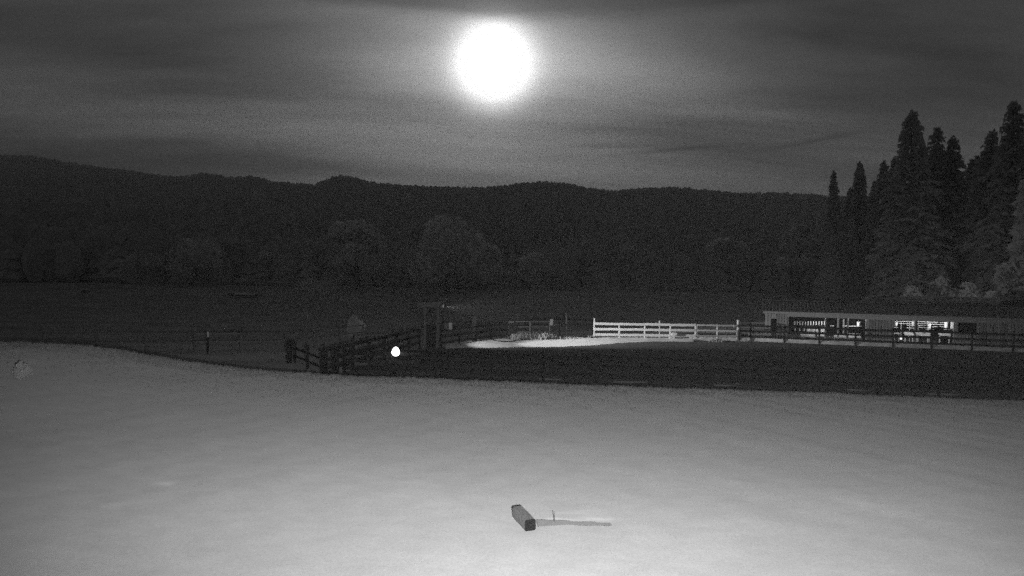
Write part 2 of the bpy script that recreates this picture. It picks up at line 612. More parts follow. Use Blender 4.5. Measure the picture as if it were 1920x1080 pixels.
# ------------------------------------------------------------------ moon
mr = lathe([(0.02, -1)] + [(math.cos(a), math.sin(a)) for a in np.linspace(-1.45, 1.45, 17)] + [(0.02, 1)], M_moon, 28)
MD = 5200.0
moon = obj('moon', mr, None, Vector((0, 0, CAM_Z)) + MOON_DIR * MD, (0, 0, 0), (MD * 48 * PXR,) * 3)
tag(moon, 'overexposed full moon glowing white through thin cloud above the hills', 'moon')

# ------------------------------------------------------------------ haze volume, added to lift the dark tones
hz = bpy.data.materials.new('black_lift_haze')
hz.use_nodes = True
hz.node_tree.nodes.clear()
hv = hz.node_tree.nodes.new('ShaderNodeVolumePrincipled')
hv.inputs['Color'].default_value = (0.95, 0.95, 0.95, 1)
hv.inputs['Density'].default_value = HAZE
ho = hz.node_tree.nodes.new('ShaderNodeOutputMaterial')
hz.node_tree.links.new(hv.outputs[0], ho.inputs['Volume'])
x0, x1, y0, y1, z0, z1 = -2300, 2300, -80, 1900, -8, 420
hb = mesh_from('haze', [(x, y, z) for z in (z0, z1) for y in (y0, y1) for x in (x0, x1)],
               [(0, 2, 3, 1), (4, 5, 7, 6), (0, 1, 5, 4), (2, 6, 7, 3), (0, 4, 6, 2), (1, 3, 7, 5)], hz)
tag(obj('haze', hb), kind='stuff')

# ------------------------------------------------------------------ fences
B_f = [rough_box(M_fence, s, 0.03) for s in range(3)]
B_w = [rough_box(M_white, s + 10, 0.015) for s in range(2)]
B_g = [rough_box(M_greywood, s + 20, 0.03) for s in range(2)]
B_fat = rough_box(M_fence, 40, 0.02, 2)


def fence(pts, bms, label, group=None, rails=(1.41, 0.93, 0.45), step=2.25, post_h=1.5, post_w=0.13, rail_h=0.19, rail_w=0.04,
          skip_posts=(), tall={}, sag=0.02, name='rail_fence', seed=1, face=-1):
    """a fence is one thing: every post and every rail board between two posts is a part"""
    r = random.Random(seed)
    root = empty(name, pts[0], 0, label, 'fence', group)
    o = Vector(pts[0])
    k = 0
    for a, b in zip(pts[:-1], pts[1:]):
        a, b = Vector(a) - o, Vector(b) - o
        L = (b - a).length
        n = max(1, round(L / step))
        d = (b - a).normalized()
        nrm = Vector((d.y, -d.x, 0)) * (1 if face < 0 else -1)
        ps = [a + d * (L * i / n) for i in range(n + 1)]
        for i, p in enumerate(ps):
            if i == n and (b + o - Vector(pts[-1])).length > 0.01:
                continue
            if k not in skip_posts:
                h = tall.get(k, post_h) * r.uniform(0.98, 1.02)
                beam('post', r.choice(bms), p + Vector((0, 0, -0.3)), p + Vector((r.uniform(-.02, .02), r.uniform(-.02, .02), h)), post_w, post_w, root)
            k += 1
        for i in range(n):
            for z in rails:
                s0, s1 = r.uniform(-sag, sag), r.uniform(-sag, sag)
                off = nrm * (post_w / 2 + rail_w / 2 + 0.003)
                beam('rail', r.choice(bms), ps[i] + off + Vector((0, 0, z + s0)) + d * 0.004, ps[i + 1] + off + Vector((0, 0, z + s1)) - d * 0.004, rail_w, rail_h, root)
    return root


# lit white stretch on the far side of the arena
W1 = Vector((16.6, 55.0, 0))
fence([FAR_W0, W1], B_w, 'floodlit white three-rail fence ending at a tall post beside the pale track',
      step=2.28, tall={0: 1.92}, post_h=1.5, rail_h=0.22, name='white_fence', seed=4)
# its continuation in front of the barn, dark
W2 = Vector((20.4, 55.0, 0))  # mid-grey bays between the white and the dark boards
B_m = [rough_box(mat('mid_grey_board', 0.52, 0.3, 3, (1, 6, 6), 0.0, per_object=0.3), 30 + s_, 0.02) for s_ in range(2)]
fence([W1 + Vector((0.14, 0, 0)), W2], B_m, 'mid-grey two-bay fence between the lit white fence and the dark barn fence',
      step=1.9, post_h=1.5, rail_h=0.15, seed=14)
fence([W2 + Vector((0.15, 0, 0)), FAR_BEND + Vector((0, 0.05, 0)), FAR_END], B_f, 'dark rail fence crossing in front of the open barn',
      step=2.7, post_h=1.62, seed=5, rail_h=0.17, name='rail_fence')
# tall thin marker post in the lit fence
# arena side fence from the corner to the portal
SIDE_END = Vector((P(790, 600, PORTAL_Y).x - 0.1, PORTAL_Y, 0))
fence([C1, SIDE_END], B_f, 'dark arena side fence running from the near corner back to the portal', step=2.4, post_h=1.5, seed=6, face=1)
# near arena fence just behind the brow of the lawn
fence([C1 + Vector((0.55, 0, 0)), NEAR_R], B_f, 'dark arena fence half hidden behind the brow of the lawn', step=2.6, post_h=1.5, seed=7,
      rails=(1.25, 0.85, 0.46), name='rail_fence')
# fence of the far paddock beside the portal
PR = Vector((P(824, 600, PORTAL_Y).x + 0.15, PORTAL_Y, 0))
FA = G(921, 640.5); FB = G(955, 639); FC = G(1031, 637.5)
fence([PR, FA, FB], B_f, 'dark fence between the portal and the pale-topped thick post', step=2.4, post_h=1.55, seed=8, rail_h=0.15)
fence([FB, FC], B_g, 'grey thin-railed fence behind the weed clumps on the pale track', step=1.9, post_h=1.65, seed=9, rail_h=0.08, rails=(1.62, 1.2, 0.78))
GE = G(1052, 634.5)
# distant paddock behind
fence([G(985, 626) , G(1112, 627)], B_f, 'dim distant paddock fence behind the tube gate', step=3.2, post_h=1.6, seed=10, rail_h=0.1, rails=(1.45, 0.95))
# paddock fence off to the side
LA = Vector((G(150, 700).x * 0 - 29.5, 38.6, 0)); LB = Vector((-15.6, 42.2, 0)); LC = Vector((-12.3, 50.5, 0))
fence([LA, LB, LC], B_g, 'grey low-lit paddock fence running across the dark field to a bush', step=3.0, post_h=1.35, seed=11, rail_h=0.08, rail_w=0.09, rails=(1.3, 0.75))
pA = G(553, 681)
fence([pA, C1 + Vector((-0.7, 0.25, 0))], B_f, 'short dark fence between a lone thick post and the arena corner', step=2.4, post_h=1.35, seed=12, rails=(0.9, 0.45), rail_h=0.12)
fence([Vector((-10.3, 40.4, 0)), Vector((-7.6, 43.6, 0))], B_g, 'faint short fence inside the field just behind the arena side fence', step=2.1, post_h=1.35, seed=13, rails=(1.28,), rail_h=0.07)

# corner brace panel
cb = empty('corner_brace', C1 + Vector((-0.15, 0, 0)), 0, 'dark cross-braced double post at the arena corner', 'post')
for x in (-0.28, 0.32):
    beam('post', B_fat, (x, 0, -0.2), (x, 0.01, 1.52), 0.17, 0.17, cb)
for z in (1.36, 0.86, 0.2):
    beam('rail', B_f[0], (-0.28, -0.11, z), (0.32, -0.11, z + 0.01), 0.045, 0.12, cb)
beam('brace', B_f[1], (-0.26, -0.16, 0.22), (0.30, -0.16, 0.82), 0.04, 0.08, cb)
beam('brace', B_f[1], (0.30, -0.205, 0.24), (-0.26, -0.205, 0.82), 0.04, 0.08, cb)
# stand-alone thick dark post in the field
pb = pA + Vector((-0.32, -0.05, 0))
o = beam('fence_post', B_fat, pb + Vector((0, 0, -0.2)), pb + Vector((0, 0, 1.38)), 0.26, 0.26)
tag(o, 'thick dark lone post standing in the field behind the lawn mound', 'post')

B_p0 = rough_box(mat('dim_wood', 0.035, 0.35, 3, (1, 8, 8), 0.0), 72, 0.015, 3)
# posts of the far paddock (poles one can tell apart)
def pole(px, py0, py1, Y, w, bm, label, name='wooden_post'):
    b = P(px, py1, Y); a = P(px, py0, Y)
    o = beam(name, bm, Vector((b.x, Y, min(b.z, 0.1))), a, w, w)
    return tag(o, label, 'post')
pole(890, 594, 636, 49.6, 0.40, B_p0, 'broad dim post behind the fence next to the portal')
pole(920.5, 590, 640, 51.6, 0.20, B_p0, 'slim tall grey post where the portal fence turns')
tp = empty('thick_post', FB + Vector((0.15, -0.25, 0)), 0, 'thick dark gate post with a paler cap beside the weed clumps', 'post')
beam('post', B_p0, (0, 0, -0.2), (0, 0, 1.55), 0.34, 0.34, tp)
beam('cap', rough_box(M_greywood, 61, 0.01, 1), (-0.2, 0, 1.63), (0.2, 0, 1.63), 0.42, 0.14, tp)
pole(970, 588.5, 622, 56.5, 0.13, B_g[1], 'thin tall pole behind the grey thin-railed fence')
pole(993.5, 596, 622, 56.5, 0.28, B_f[0], 'stubby dim post behind the grey thin-railed fence')
pole(1062, 588, 636, 55.6, 0.13, B_g[0], 'thin tall pole beside the tube gate')
pole(1236.5, 601, 638, 55.12, 0.10, B_w[0], 'thin white stake rising above the top rail of the lit fence')
wp = empty('gate_post', FC + Vector((0.12, -0.22, 0)), 0, 'dark gate post with a paler square upper end', 'post')
beam('post', B_fat, (0, 0, -0.2), (0, 0, 1.32), 0.24, 0.24, wp)
beam('cap', rough_box(M_greywood, 62, 0.01, 1), (0, 0, 1.325), (0, 0, 1.86), 0.29, 0.29, wp)

# round-cornered tube gate
ga = wp.location + Vector((0.25, -0.02, 0.0)); gb = GE
gd = gb - ga; gl = gd.length
tg = empty('tube_gate', ga, math.atan2(gd.y, gd.x), 'small grey tube gate with a rounded corner beside the pale-ended post', 'gate')
M_tube = mat('gate_tube', 0.30, 0.15, 5, rough=0.5, spec=0.3)
obj('frame', tube([(0, 0, 1.34), (gl * .72, 0, 1.32), (gl * .9, 0, 1.24), (gl, 0, 1.08), (gl, 0, 0.15)], [0.03] * 5, M_tube, 7), tg)
obj('bar', tube([(0, 0, 0.75), (gl, 0, 0.72)], [0.025] * 2, M_tube, 7), tg)
obj('bar', tube([(0, 0, 0.3), (gl, 0, 0.28)], [0.025] * 2, M_tube, 7), tg)
obj('brace', tube([(0, 0.055, 0.32), (gl * .95, 0.055, 1.12)], [0.02] * 2, M_tube, 7), tg)

# ------------------------------------------------------------------ arena portal with its flood lamp
pl_x = P(797, 600, PORTAL_Y).x; pr_x = P(821, 600, PORTAL_Y).x
pt_ = empty('entrance_portal', (pl_x, PORTAL_Y, 0), 0, 'tall dim timber portal with a broad header over the arena entrance', 'portal')
wd = pr_x - pl_x
B_p = rough_box(mat('portal_wood', 0.20, 0.35, 3, (1, 8, 8), 0.0), 70, 0.015, 4)
B_pd = rough_box(M_fence, 71, 0.02, 4)
for x in (0.0, wd):
    beam('post', B_p, (x, 0, -0.3), (x, 0, 3.05), 0.22, 0.22, pt_)
beam('header', B_p, (-0.55, 0, 3.27), (wd + 0.28, 0, 3.34), 0.30, 0.42, pt_)
beam('cap', B_pd, (-0.6, 0, 3.52), (wd + 0.34, 0, 3.6), 0.5, 0.06, pt_)
for k in range(6):
    z = 0.28 + k * 0.27
    beam('board', B_pd, (0.115, -0.04, z), (wd - 0.115, -0.04, z + 0.005), 0.05, 0.25, pt_)
beam('brace', B_pd, (0.05, -0.15, 2.45), (0.5, -0.15, 3.02), 0.08, 0.1, pt_)
# flood lamp on the end of the header
fl = empty('floodlight', (FL.x, FL.y, FL.z), 0, 'small flood lamp on the end of the portal header', 'lamp')
hd = (Vector((13, 53.2, 0.3)) - FL).to_track_quat('Z', 'Y').to_euler()
obj('housing', lathe([(0.07, -0.17), (0.10, -0.12), (0.13, 0.0), (0.15, 0.02)], M_plastic, 12), fl, (0, 0, 0), hd)
obj('lens', lathe([(0.12, 0.021), (0.13, 0.035), (0.06, 0.05)], M_lamp, 12), fl, (0, 0, 0), hd)
obj('bracket', tube([(-0.02, 0, 0.05), (-0.04, -0.02, 0.2), (-0.22, -0.05, 0.26)], [0.02] * 3, M_fence, 6), fl)

# two pale boards standing at the fence by the portal
for px, w, m_, lab in ((844.5, 0.26, M_plastic, 'pale narrow board hung on the fence just past the portal, brighter of two'),
                       (836.5, 0.24, M_greywood, 'greyer narrow board hung on the fence close to the portal, dimmer of two')):
    a = P(px, 605, 45.0); b = P(px, 618, 45.0)
    bm_ = rough_box(m_, int(px), 0.02, 1)
    o = beam('hanging_board', bm_, b, a + Vector((0.03, 0, 0)), w, 0.03)
    o.rotation_euler = ((a - b).to_track_quat('X', 'Y').to_matrix() @ Matrix.Rotation(0, 3, 'X')).to_euler()
    o.scale = ((a - b).length, 0.03, w) if False else ((a - b).length, w, 0.03)
    tag(o, lab, 'board')

# ------------------------------------------------------------------ globe lamp by the arena corner
LP = P(742, 660, 30.95)
gl_ = empty('post_lamp', (LP.x, LP.y, 0), 0, 'glaring white globe lamp on a short post at the near arena fence', 'lamp')
obj('globe', lathe([(0.05, -0.2), (0.13, -0.17), (0.19, -0.08), (0.2, 0.0), (0.17, 0.1), (0.11, 0.2), (0.04, 0.25)], emit('globe_glow', 8.0), 16), gl_, (0, 0, LP.z))
obj('post', tube([(0, 0, -0.2), (0, 0, LP.z - 0.2)], [0.055, 0.05], M_fence, 8), gl_)
obj('collar', lathe([(0.06, -0.26), (0.09, -0.24), (0.09, -0.195)], M_fence, 10), gl_, (0, 0, LP.z))

# ------------------------------------------------------------------ barn
A = P(1434, 600, 58.0); A.z = 0
Bp = P(1920, 600, 50.2); Bp.z = 0
bd = (Bp - A); bd.normalize()
b_rot = math.atan2(bd.y, bd.x)
barn = empty('open_barn', A, b_rot, 'long low plank barn with open bays lit inside behind the dark fence', 'barn')
barn_len = (Bp - A).length + 7.0
bn = Vector((-bd.y, bd.x, 0))            # pointing back


def s_at(px, depth=0.0):
    """distance along the barn front seen at picture column px"""
    d = ray(px, 600)
    o = A + bn * depth
    # solve t*d.xy = o + s*bd
    det = d.x * (-bd.y) - (-bd.x) * d.y
    t_ = (o.x * (-bd.y) - (-bd.x) * o.y) / det
    return (d.x * t_ - o.x) / bd.x


EAVE = 2.70
HEAD = 2.22
DEPTH = 8.0
B_b = [rough_box(M_barn, 80 + s, 0.015, 2) for s in range(4)]
B_fa = rough_box(M_fascia, 90, 0.01, 6)


def planks(s0, s1, z0, z1, y=0.0, w=0.24):
    n = max(1, round((s1 - s0) / w))
    w = (s1 - s0) / n
    for i in range(n):
        s = s0 + (i + 0.5) * w
        o = beam('plank', random.choice(B_b), (s, y + random.uniform(-.006, .006), z0 - random.uniform(0, .03)), (s, y, z1), 0.03, w * 0.86, barn)
        # beam's own axes: make the wide side face the front
        o.rotation_euler = (Matrix(((0, 0, 1), (0, 1, 0), (1, 0, 0))).transposed()).to_euler() if False else o.rotation_euler
        o.scale = (z1 - z0, w * 0.86, 0.03) if abs((o.rotation_euler.to_matrix() @ Vector((0, 1, 0))).x) > 0.5 else (z1 - z0, 0.03, w * 0.86)


S = {p: s_at(p) for p in (1434, 1446, 1456, 1476, 1625, 1677, 1791, 1797, 1831, 1900)}
planks(S[1434], S[1446], 0.05, 2.44)
planks(S[1446], S[1456], 1.95, 2.44)          # over a small doorway
planks(S[1456], S[1476], 0.05, 2.44)
planks(S[1625], S[1677], 0.05, HEAD)
planks(S[1791], S[1797], 0.05, HEAD)
planks(S[1797], S[1831], 0.05, 1.35)
planks(S[1831], barn_len, 0.05, HEAD)
# fascia boards over the whole front, header boards over the bays
beam('fascia', B_fa, (-0.15, -0.22, EAVE - 0.13), (barn_len * 0.5, -0.22, EAVE - 0.13), 0.04, 0.24, barn)
beam('fascia', B_fa, (barn_len * 0.5 + 0.01, -0.22, EAVE - 0.13), (barn_len + 0.1, -0.22, EAVE - 0.13), 0.04, 0.24, barn)
beam('header', B_fa, (S[1476] - 0.02, -0.045, HEAD + 0.14), (S[1625], -0.045, HEAD + 0.12), 0.05, 0.34, barn)
beam('header', B_fa, (S[1625] + 0.01, -0.045, HEAD + 0.12), (S[1791], -0.045, HEAD + 0.12), 0.05, 0.36, barn)
beam('header', B_fa, (S[1791] + 0.01, -0.045, HEAD + 0.12), (barn_len, -0.045, HEAD + 0.12), 0.05, 0.36, barn)
# posts in the bays
for px in (1477, 1548, 1572, 1590, 1625, 1716, 1790):
    s = s_at(px)
    beam('bay_post', random.choice(B_b), (s, 0.12, -0.1), (s, 0.12, HEAD + 0.2), 0.13, 0.13, barn)
# back, ends, roof
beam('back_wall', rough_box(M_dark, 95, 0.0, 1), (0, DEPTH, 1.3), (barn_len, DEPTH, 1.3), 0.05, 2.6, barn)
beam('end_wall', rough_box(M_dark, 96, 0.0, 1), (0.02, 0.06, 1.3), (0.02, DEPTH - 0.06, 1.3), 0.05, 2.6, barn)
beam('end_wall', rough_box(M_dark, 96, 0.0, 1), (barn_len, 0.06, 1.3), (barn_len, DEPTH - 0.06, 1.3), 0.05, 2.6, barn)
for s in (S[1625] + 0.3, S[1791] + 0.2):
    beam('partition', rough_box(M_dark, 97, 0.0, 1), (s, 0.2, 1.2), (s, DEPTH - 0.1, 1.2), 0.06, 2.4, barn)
RIDGE = 3.55
def roof_mesh(y0, z0, y1, z1):
    V, F = [], []
    n = int(barn_len / 0.3)
    for i in range(n + 1):
        x = -0.3 + (barn_len + 0.6) * i / n
        for (o, dz_) in ((0.0, 0.0), (0.1, 0.03)):
            V += [(x + o, y0, z0 + dz_), (x + o, y1, z1 + dz_)]
    m_ = len(V) // 2
    for i in range(m_ - 1):
        F.append((2 * i, 2 * i + 2, 2 * i + 3, 2 * i + 1))
    me = mesh_from('roof', V, F, M_roof)
    return me
for nm, a in (('roof', (-0.45, EAVE - 0.02, DEPTH / 2, RIDGE)), ('roof', (DEPTH + 0.4, EAVE - 0.05, DEPTH / 2, RIDGE))):
    o = obj(nm, roof_mesh(*a), barn)
    md = o.modifiers.new('thick', 'SOLIDIFY'); md.thickness = 0.05
beam('ridge_cap', rough_box(M_roof, 98, 0.01, 4), (-0.3, DEPTH / 2, RIDGE + 0.06), (barn_len + 0.3, DEPTH / 2, RIDGE + 0.06), 0.4, 0.06, barn)

BARN_M = Matrix.Translation(A) @ Matrix.Rotation(b_rot, 4, 'Z')


def bw_(s, y, z):
    return BARN_M @ Vector((s, y, z))


def barn_thing(name, s, y, label, cat, group=None):
    p = bw_(s, y, 0)
    return empty(name, p, b_rot, label, cat, group)


def z_at(px, py, depth):
    """height of the picture point on the plane 'depth' behind the barn front"""
    s = s_at(px, depth)
    Y = (A + bd * s + bn * depth).y
    return P(px, py, Y).z


# stall grille with a row of short bars, low feed boards and pipe rails in the bays
DP = 1.6
s0, s1 = s_at(1490, DP), s_at(1546, DP)
st = barn_thing('stall_grille', s0, DP, 'pale stall front with a row of short upright bars in the first bay', 'stall')
n = 12
B_pi = rough_box(M_pipe, 101, 0.03, 2)
for i in range(n):
    x = (s1 - s0) * i / (n - 1)
    zb, zt = z_at(1490 + 56 * i / (n - 1), 609.5, DP), z_at(1490 + 56 * i / (n - 1), 602.5, DP)
    beam('bar', B_pi, (x, 0, zb), (x, 0, zt), 0.06, 0.08 if i else 0.13, st)
zz = z_at(1518, 611, DP)
beam('rail', rough_box(M_dark, 102, .01, 2), (-0.1, -0.06, zz), (s1 - s0 + 0.1, -0.06, zz), 0.06, 0.1, st)
for i in range(7):
    x = (s1 - s0) * (0.02 + i * 0.155)
    beam('slat', B_pi, (x, 0.02, z_at(1510, 621, DP)), (x, 0.02, z_at(1510, 614, DP)), 0.05, 0.12 if i < 3 else 0.34, st)
def lowboards(px0, px1, py0, py1, label, depth=DP, name='feed_trough', m_=M_pipe):
    s0, s1 = s_at(px0, depth), s_at(px1, depth)
    z0, z1 = z_at((px0 + px1) / 2, py1, depth), z_at((px0 + px1) / 2, py0, depth)
    th = barn_thing(name, s0, depth, label, 'trough')
    h = (z1 - z0)
    bb = rough_box(m_, int(px0), 0.04, 4)
    beam('front_board', bb, (0, 0, z0 + h * 0.5), (s1 - s0, 0, z0 + h * 0.5), 0.05, h, th)
    beam('back_board', bb, (0, 0.45, z0 + h * 0.7), (s1 - s0, 0.45, z0 + h * 0.7), 0.05, h, th)
    for x in (0.06, s1 - s0 - 0.06):
        beam('leg', bb, (x, 0.22, 0), (x, 0.22, z0 + h * 0.4), 0.08, 0.08, th)
    return th
lowboards(1502, 1529, 625, 632, 'bright feed trough under the stall bars in the first bay')
lowboards(1533, 1548, 625, 631, 'short bright feed trough beside the first bay post')
lowboards(1565, 1587, 627, 633, 'sagging pale feed trough in the middle of the first open bay', m_=mat('worn_trough', 0.55, 0.5, 4))
lowboards(1592, 1615, 627, 633.5, 'bright clean feed trough under the hanging white bucket')

# pipe rails of the first bay
pr = barn_thing('pipe_panel', s_at(1557, DP), DP, 'pale two-rail pipe panel between the posts of the first bay', 'panel')
o0 = s_at(1557, DP)
for (a, b, y) in ((1557, 1564, 611), (1580, 1588, 611), (1589, 1616, 611.5), (1557, 1564, 617), (1580, 1588, 618)):
    beam('rail', B_pi, (s_at(a, DP) - o0, 0, z_at(a, y, DP)), (s_at(b, DP) - o0, 0, z_at(b, y, DP)), 0.05, 0.07, pr)
for a in (1572, 1582):
    beam('upright', B_pi if a == 1572 else B_b[0], (s_at(a, DP) - o0, 0.09, 0.0), (s_at(a, DP) - o0, 0.09, z_at(a, 598, DP)), 0.08, 0.12, pr)


def bucket(px, py0, py1, wpx, label, depth=1.2, cat='bucket', m_=M_plastic):
    s = s_at(px, depth)
    z0, z1 = z_at(px, py1, depth), z_at(px, py0, depth)
    Y = (A + bd * s + bn * depth).y
    r = wpx / 2 * Y / F_PX
    p = bw_(s, depth, z0)
    th = empty('hanging_bucket', p, b_rot, label, cat, 'pale buckets hung in the barn')
    h = z1 - z0
    obj('tub', lathe([(r * .78, 0), (r * .85, h * .1), (r, h * .85), (r * 1.06, h * .88), (r * 1.06, h * .92), (r * .9, h * .9), (r * .75, h * .2)], m_, 12), th)
    obj('bail', tube([(-r, 0, h * .85), (-r * .7, 0, h * 1.05), (0, 0, h * 1.15), (r * .7, 0, h * 1.05), (r, 0, h * .85)], [0.012] * 5, M_pipe, 5), th)
    return th


bucket(1610, 603.5, 612.5, 6, 'bright white bucket hung in the first open bay')
bucket(1679.5, 603.8, 611.5, 6.5, 'white bucket hung at the edge of the second bay next to the plank wall')
bucket(1712, 602.5, 611.5, 5, 'grey-white bucket hung by the centre post of the second bay', m_=mat('grey_plastic', 0.5, 0.2, 4))
bucket(1742.5, 606, 616, 6, 'tall pale bucket hung low on the pipe rails between the second bay posts')
bucket(1774.5, 603, 615, 7, 'large pale bucket hung near the end of the second bay')
# pipe panel of the second bay: four rails
o0 = s_at(1675, DP)
pp = barn_thing('pipe_panel', o0, DP, 'pale four-rail pipe panel across the second open bay', 'panel')
for (a, b, ya, yb) in ((1676, 1712, 602.6, 603), (1684, 1711, 606.6, 607), (1722, 1759, 603, 604.5), (1720, 1739, 607, 607), (1746, 1772, 607.5, 609),
                       (1722, 1737, 610.5, 610.5), (1723, 1739, 614, 614.5), (1748, 1758, 613, 612), (1762, 1773, 605, 605.5), (1762, 1773, 612, 613), (1676, 1684, 614, 614),
                       (1700, 1712, 610, 610.5), (1700, 1714, 614.5, 615.5), (1736, 1750, 617, 617.5), (1770, 1786, 617.5, 618)):
    beam('rail', B_pi, (s_at(a, DP) - o0, 0, z_at(a, ya, DP)), (s_at(b, DP) - o0, 0, z_at(b, yb, DP)), 0.05, 0.055, pp)
for px in (1674.5, 1690, 1706, 1722, 1740):
    beam('upright', B_pi, (s_at(px, DP) - o0, 0.06, 0.0), (s_at(px, DP) - o0, 0.06, z_at(px, 602, DP)), 0.045, 0.045, pp)
w_ = barn_thing('white_door', s_at(1785, 1.2), 1.2, 'narrow bright white door panel at the end of the second bay', 'door')
o0 = s_at(1785, 1.2)
B_wd = rough_box(M_plastic, 111, 0.01, 1)
o = beam('panel', B_wd, (0.0, 0, z_at(1785, 616.5, 1.2)), (0.0, 0, z_at(1785, 603, 1.2)), 0.04, 0.2, w_)
o = beam('edge_strip', B_wd, (0.14, -0.02, z_at(1785, 616.5, 1.2)), (0.14, -0.02, z_at(1785, 604, 1.2)), 0.05, 0.05, w_)
lowboards(1697, 1714, 624, 629, 'pale feed trough beside the centre post of the second bay')
lowboards(1719, 1745, 623, 629.5, 'mottled feed trough under the pipe rails of the second bay', m_=mat('worn_trough_boards', 0.5, 0.5, 4))
lowboards(1762, 1783, 623.5, 630, 'pale double-board trough near the end of the second bay')
lowboards(1676, 1688, 624.5, 626, 'thin pale board by the plank wall in the second bay', name='low_board')
# small bright lamp near the ground
sp_ = s_at(1690, -0.6)
lz = z_at(1690, 635, -0.6)
bl = empty('ground_lamp', bw_(sp_, -0.6, 0), b_rot, 'tiny bright lamp low in front of the second barn bay', 'lamp')
obj('bulb', lathe([(0.02, -0.09), (0.07, -0.06), (0.09, 0), (0.07, 0.06), (0.02, 0.09)], emit('ground_lamp_glow', 1.2), 12), bl, (0, 0, lz))
obj('stake', tube([(0, 0, -0.05), (0, 0, lz - 0.09)], [0.03, 0.03], M_fence, 6), bl)

# bulkhead lamps under the header inside the two bays
for px, watts in ((1540, 80), (1600, 70), (1700, 60), (1760, 60)):
    s = s_at(px, 0.35)
    p = bw_(s, 0.35, HEAD + 0.12)
    d_ = bpy.data.lights.new('stall_light', 'POINT')
    d_.energy = watts
    d_.shadow_soft_size = 0.06
    lo = bpy.data.objects.new('stall_light', d_)
    COL.objects.link(lo)
    lo.location = p + Vector((0, 0, -0.09))

# white gate post and the boards between it and the barn
GP = P(1384, 600, 54.4)
gp = empty('white_gate_post', (GP.x, GP.y, 0), 0, 'bright white gate post sleeve standing behind the dark fence beside the barn', 'post')
z1, z2, z3, z4 = P(1384, 599.5, 54.4).z, P(1384, 608.5, 54.4).z, P(1384, 613.5, 54.4).z, P(1384, 619, 54.4).z
obj('post', tube([(0, 0.02, -0.2), (0, 0.02, z1 - 0.05)], [0.07, 0.07], M_greywood, 8), gp)
obj('sleeve', lathe([(0.10, z2), (0.115, z2 + .02), (0.115, z1 - .02), (0.10, z1)], M_plastic, 12), gp)
obj('sleeve', lathe([(0.10, z4), (0.115, z4 + .02), (0.115, z3 - .02), (0.10, z3)], M_plastic, 12), gp)
yb = empty('yard_rail', (GP.x + 0.1, GP.y + 0.05, 0), 0, 'bright rails linking the white gate post to the barn corner', 'fence')
def to_l(px, py, Y):
    v = P(px, py, Y); return (v.x - GP.x - 0.1, v.y - GP.y - 0.05, v.z)
beam('rail', B_w[0], to_l(1388, 605.5, 54.6), to_l(1433, 605.5, 57.4), 0.04, 0.07, yb)
beam('rail', B_w[1], to_l(1376, 612.5, 54.8), to_l(1433, 614.5, 57.4), 0.04, 0.16, yb)
beam('rail', B_w[0], to_l(1404, 627, 55.8), to_l(1446, 627.5, 57.2), 0.04, 0.14, yb)
for px in (1389, 1412):
    beam('post', B_g[0], to_l(px, 640, 56.2), to_l(px, 604, 56.2), 0.08, 0.08, yb)

# white blocks by the lit fence
for px, py, w, hh, lab in ((1264, 626, 0.42, 0.24, 'small white block resting on the lower rail of the lit fence'), (1259.5, 634.2, 0.5, 0.2, 'white salt block on the ground at the foot of the lit fence')):
    p = P(px, py, 54.6)
    o = beam('white_block', rough_box(M_plastic, int(px), 0.02, 1), p + Vector((-w / 2, 0, 0)), p + Vector((w / 2, 0, 0)), 0.3, hh)
    tag(o, lab, 'block')
# pole insulator ends by the fence
for px, py in ((1361, 616),):
    p = P(px, py, 55.6)
    o = obj('pale_knob_post', lathe([(0.03, -p.z), (0.03, -0.1), (0.09, -0.08), (0.11, 0), (0.08, 0.08), (0.03, 0.1)], M_greywood, 10), None, p)
    tag(o, 'slim post with a round pale head behind the dim rails beside the lit fence', 'post')

# ------------------------------------------------------------------ timbers on the lawn
a = P(968, 957, 11.0); 
def on_lawn(px, py):
    Y = 5.0
    while Y < 27:
        p = P(px, py, Y)
        if p.z <= lawn_z(p.x, p.y):
            break
        Y += 0.01
    p.z = lawn_z(p.x, p.y)
    return p
n0 = on_lawn(994, 995)         # near end, ground
f0 = on_lawn(970, 969.5)
tdir = (f0 - n0); TL = tdir.length
TW = 21.5 * n0.y / F_PX
tie = empty('wooden_block', n0, math.atan2(tdir.y, tdir.x), 'dark weathered squared timber lying on the bright lawn', 'timber')
TH = 0.20
tm = rough_box(M_tie, 120, 0.02, 5)
beam('beam', tm, (0.012, 0, TH / 2 - 0.01), (TL, 0, TH / 2 - 0.01), TW, TH, tie)
beam('end_face', rough_box(M_tie_end, 121, 0.02, 1), (-0.01, 0, TH / 2 - 0.01), (0.011, 0, TH / 2 - 0.01), TW * 0.97, TH * 0.96, tie)
# sunken timber edging with a strip of pale dry soil behind it
e0, e1 = on_lawn(1007, 986), on_lawn(1146, 986)
eo = beam('timber_edging', rough_box(M_edging, 122, 0.05, 8), e0 + Vector((0.0, 0.03, 0.01)), e1 + Vector((0, 0.05, -0.042)), 0.16, 0.11)
tag(eo, 'grey half-sunken timber edging running along the lawn from the dark block', 'timber')
sk = on_lawn(1039, 981)
o = obj('metal_stake', tube([sk + Vector((0, 0, -0.05)), sk + Vector((0.002, 0, 0.1)), sk + Vector((0, 0, 0.2))], [0.006, 0.006, 0.005], M_tie_end, 6))
tag(o, 'thin dark stake standing upright beside the timber edging', 'stake')

# round pale plant on the mound
rp = on_lawn(42, 711)
pr_ = empty('round_plant', rp, 0, 'small pale rounded plant standing alone on the lawn mound', 'plant')
rp_lobes = [(0, 0, .30, .22, .9), (-.15, .03, .2, .16, .9), (.17, -.02, .22, .16, .85), (.03, -.1, .13, .16, .8), (-.06, .0, .44, .12, 1)]
PLANT = (rp_lobes, pr_)
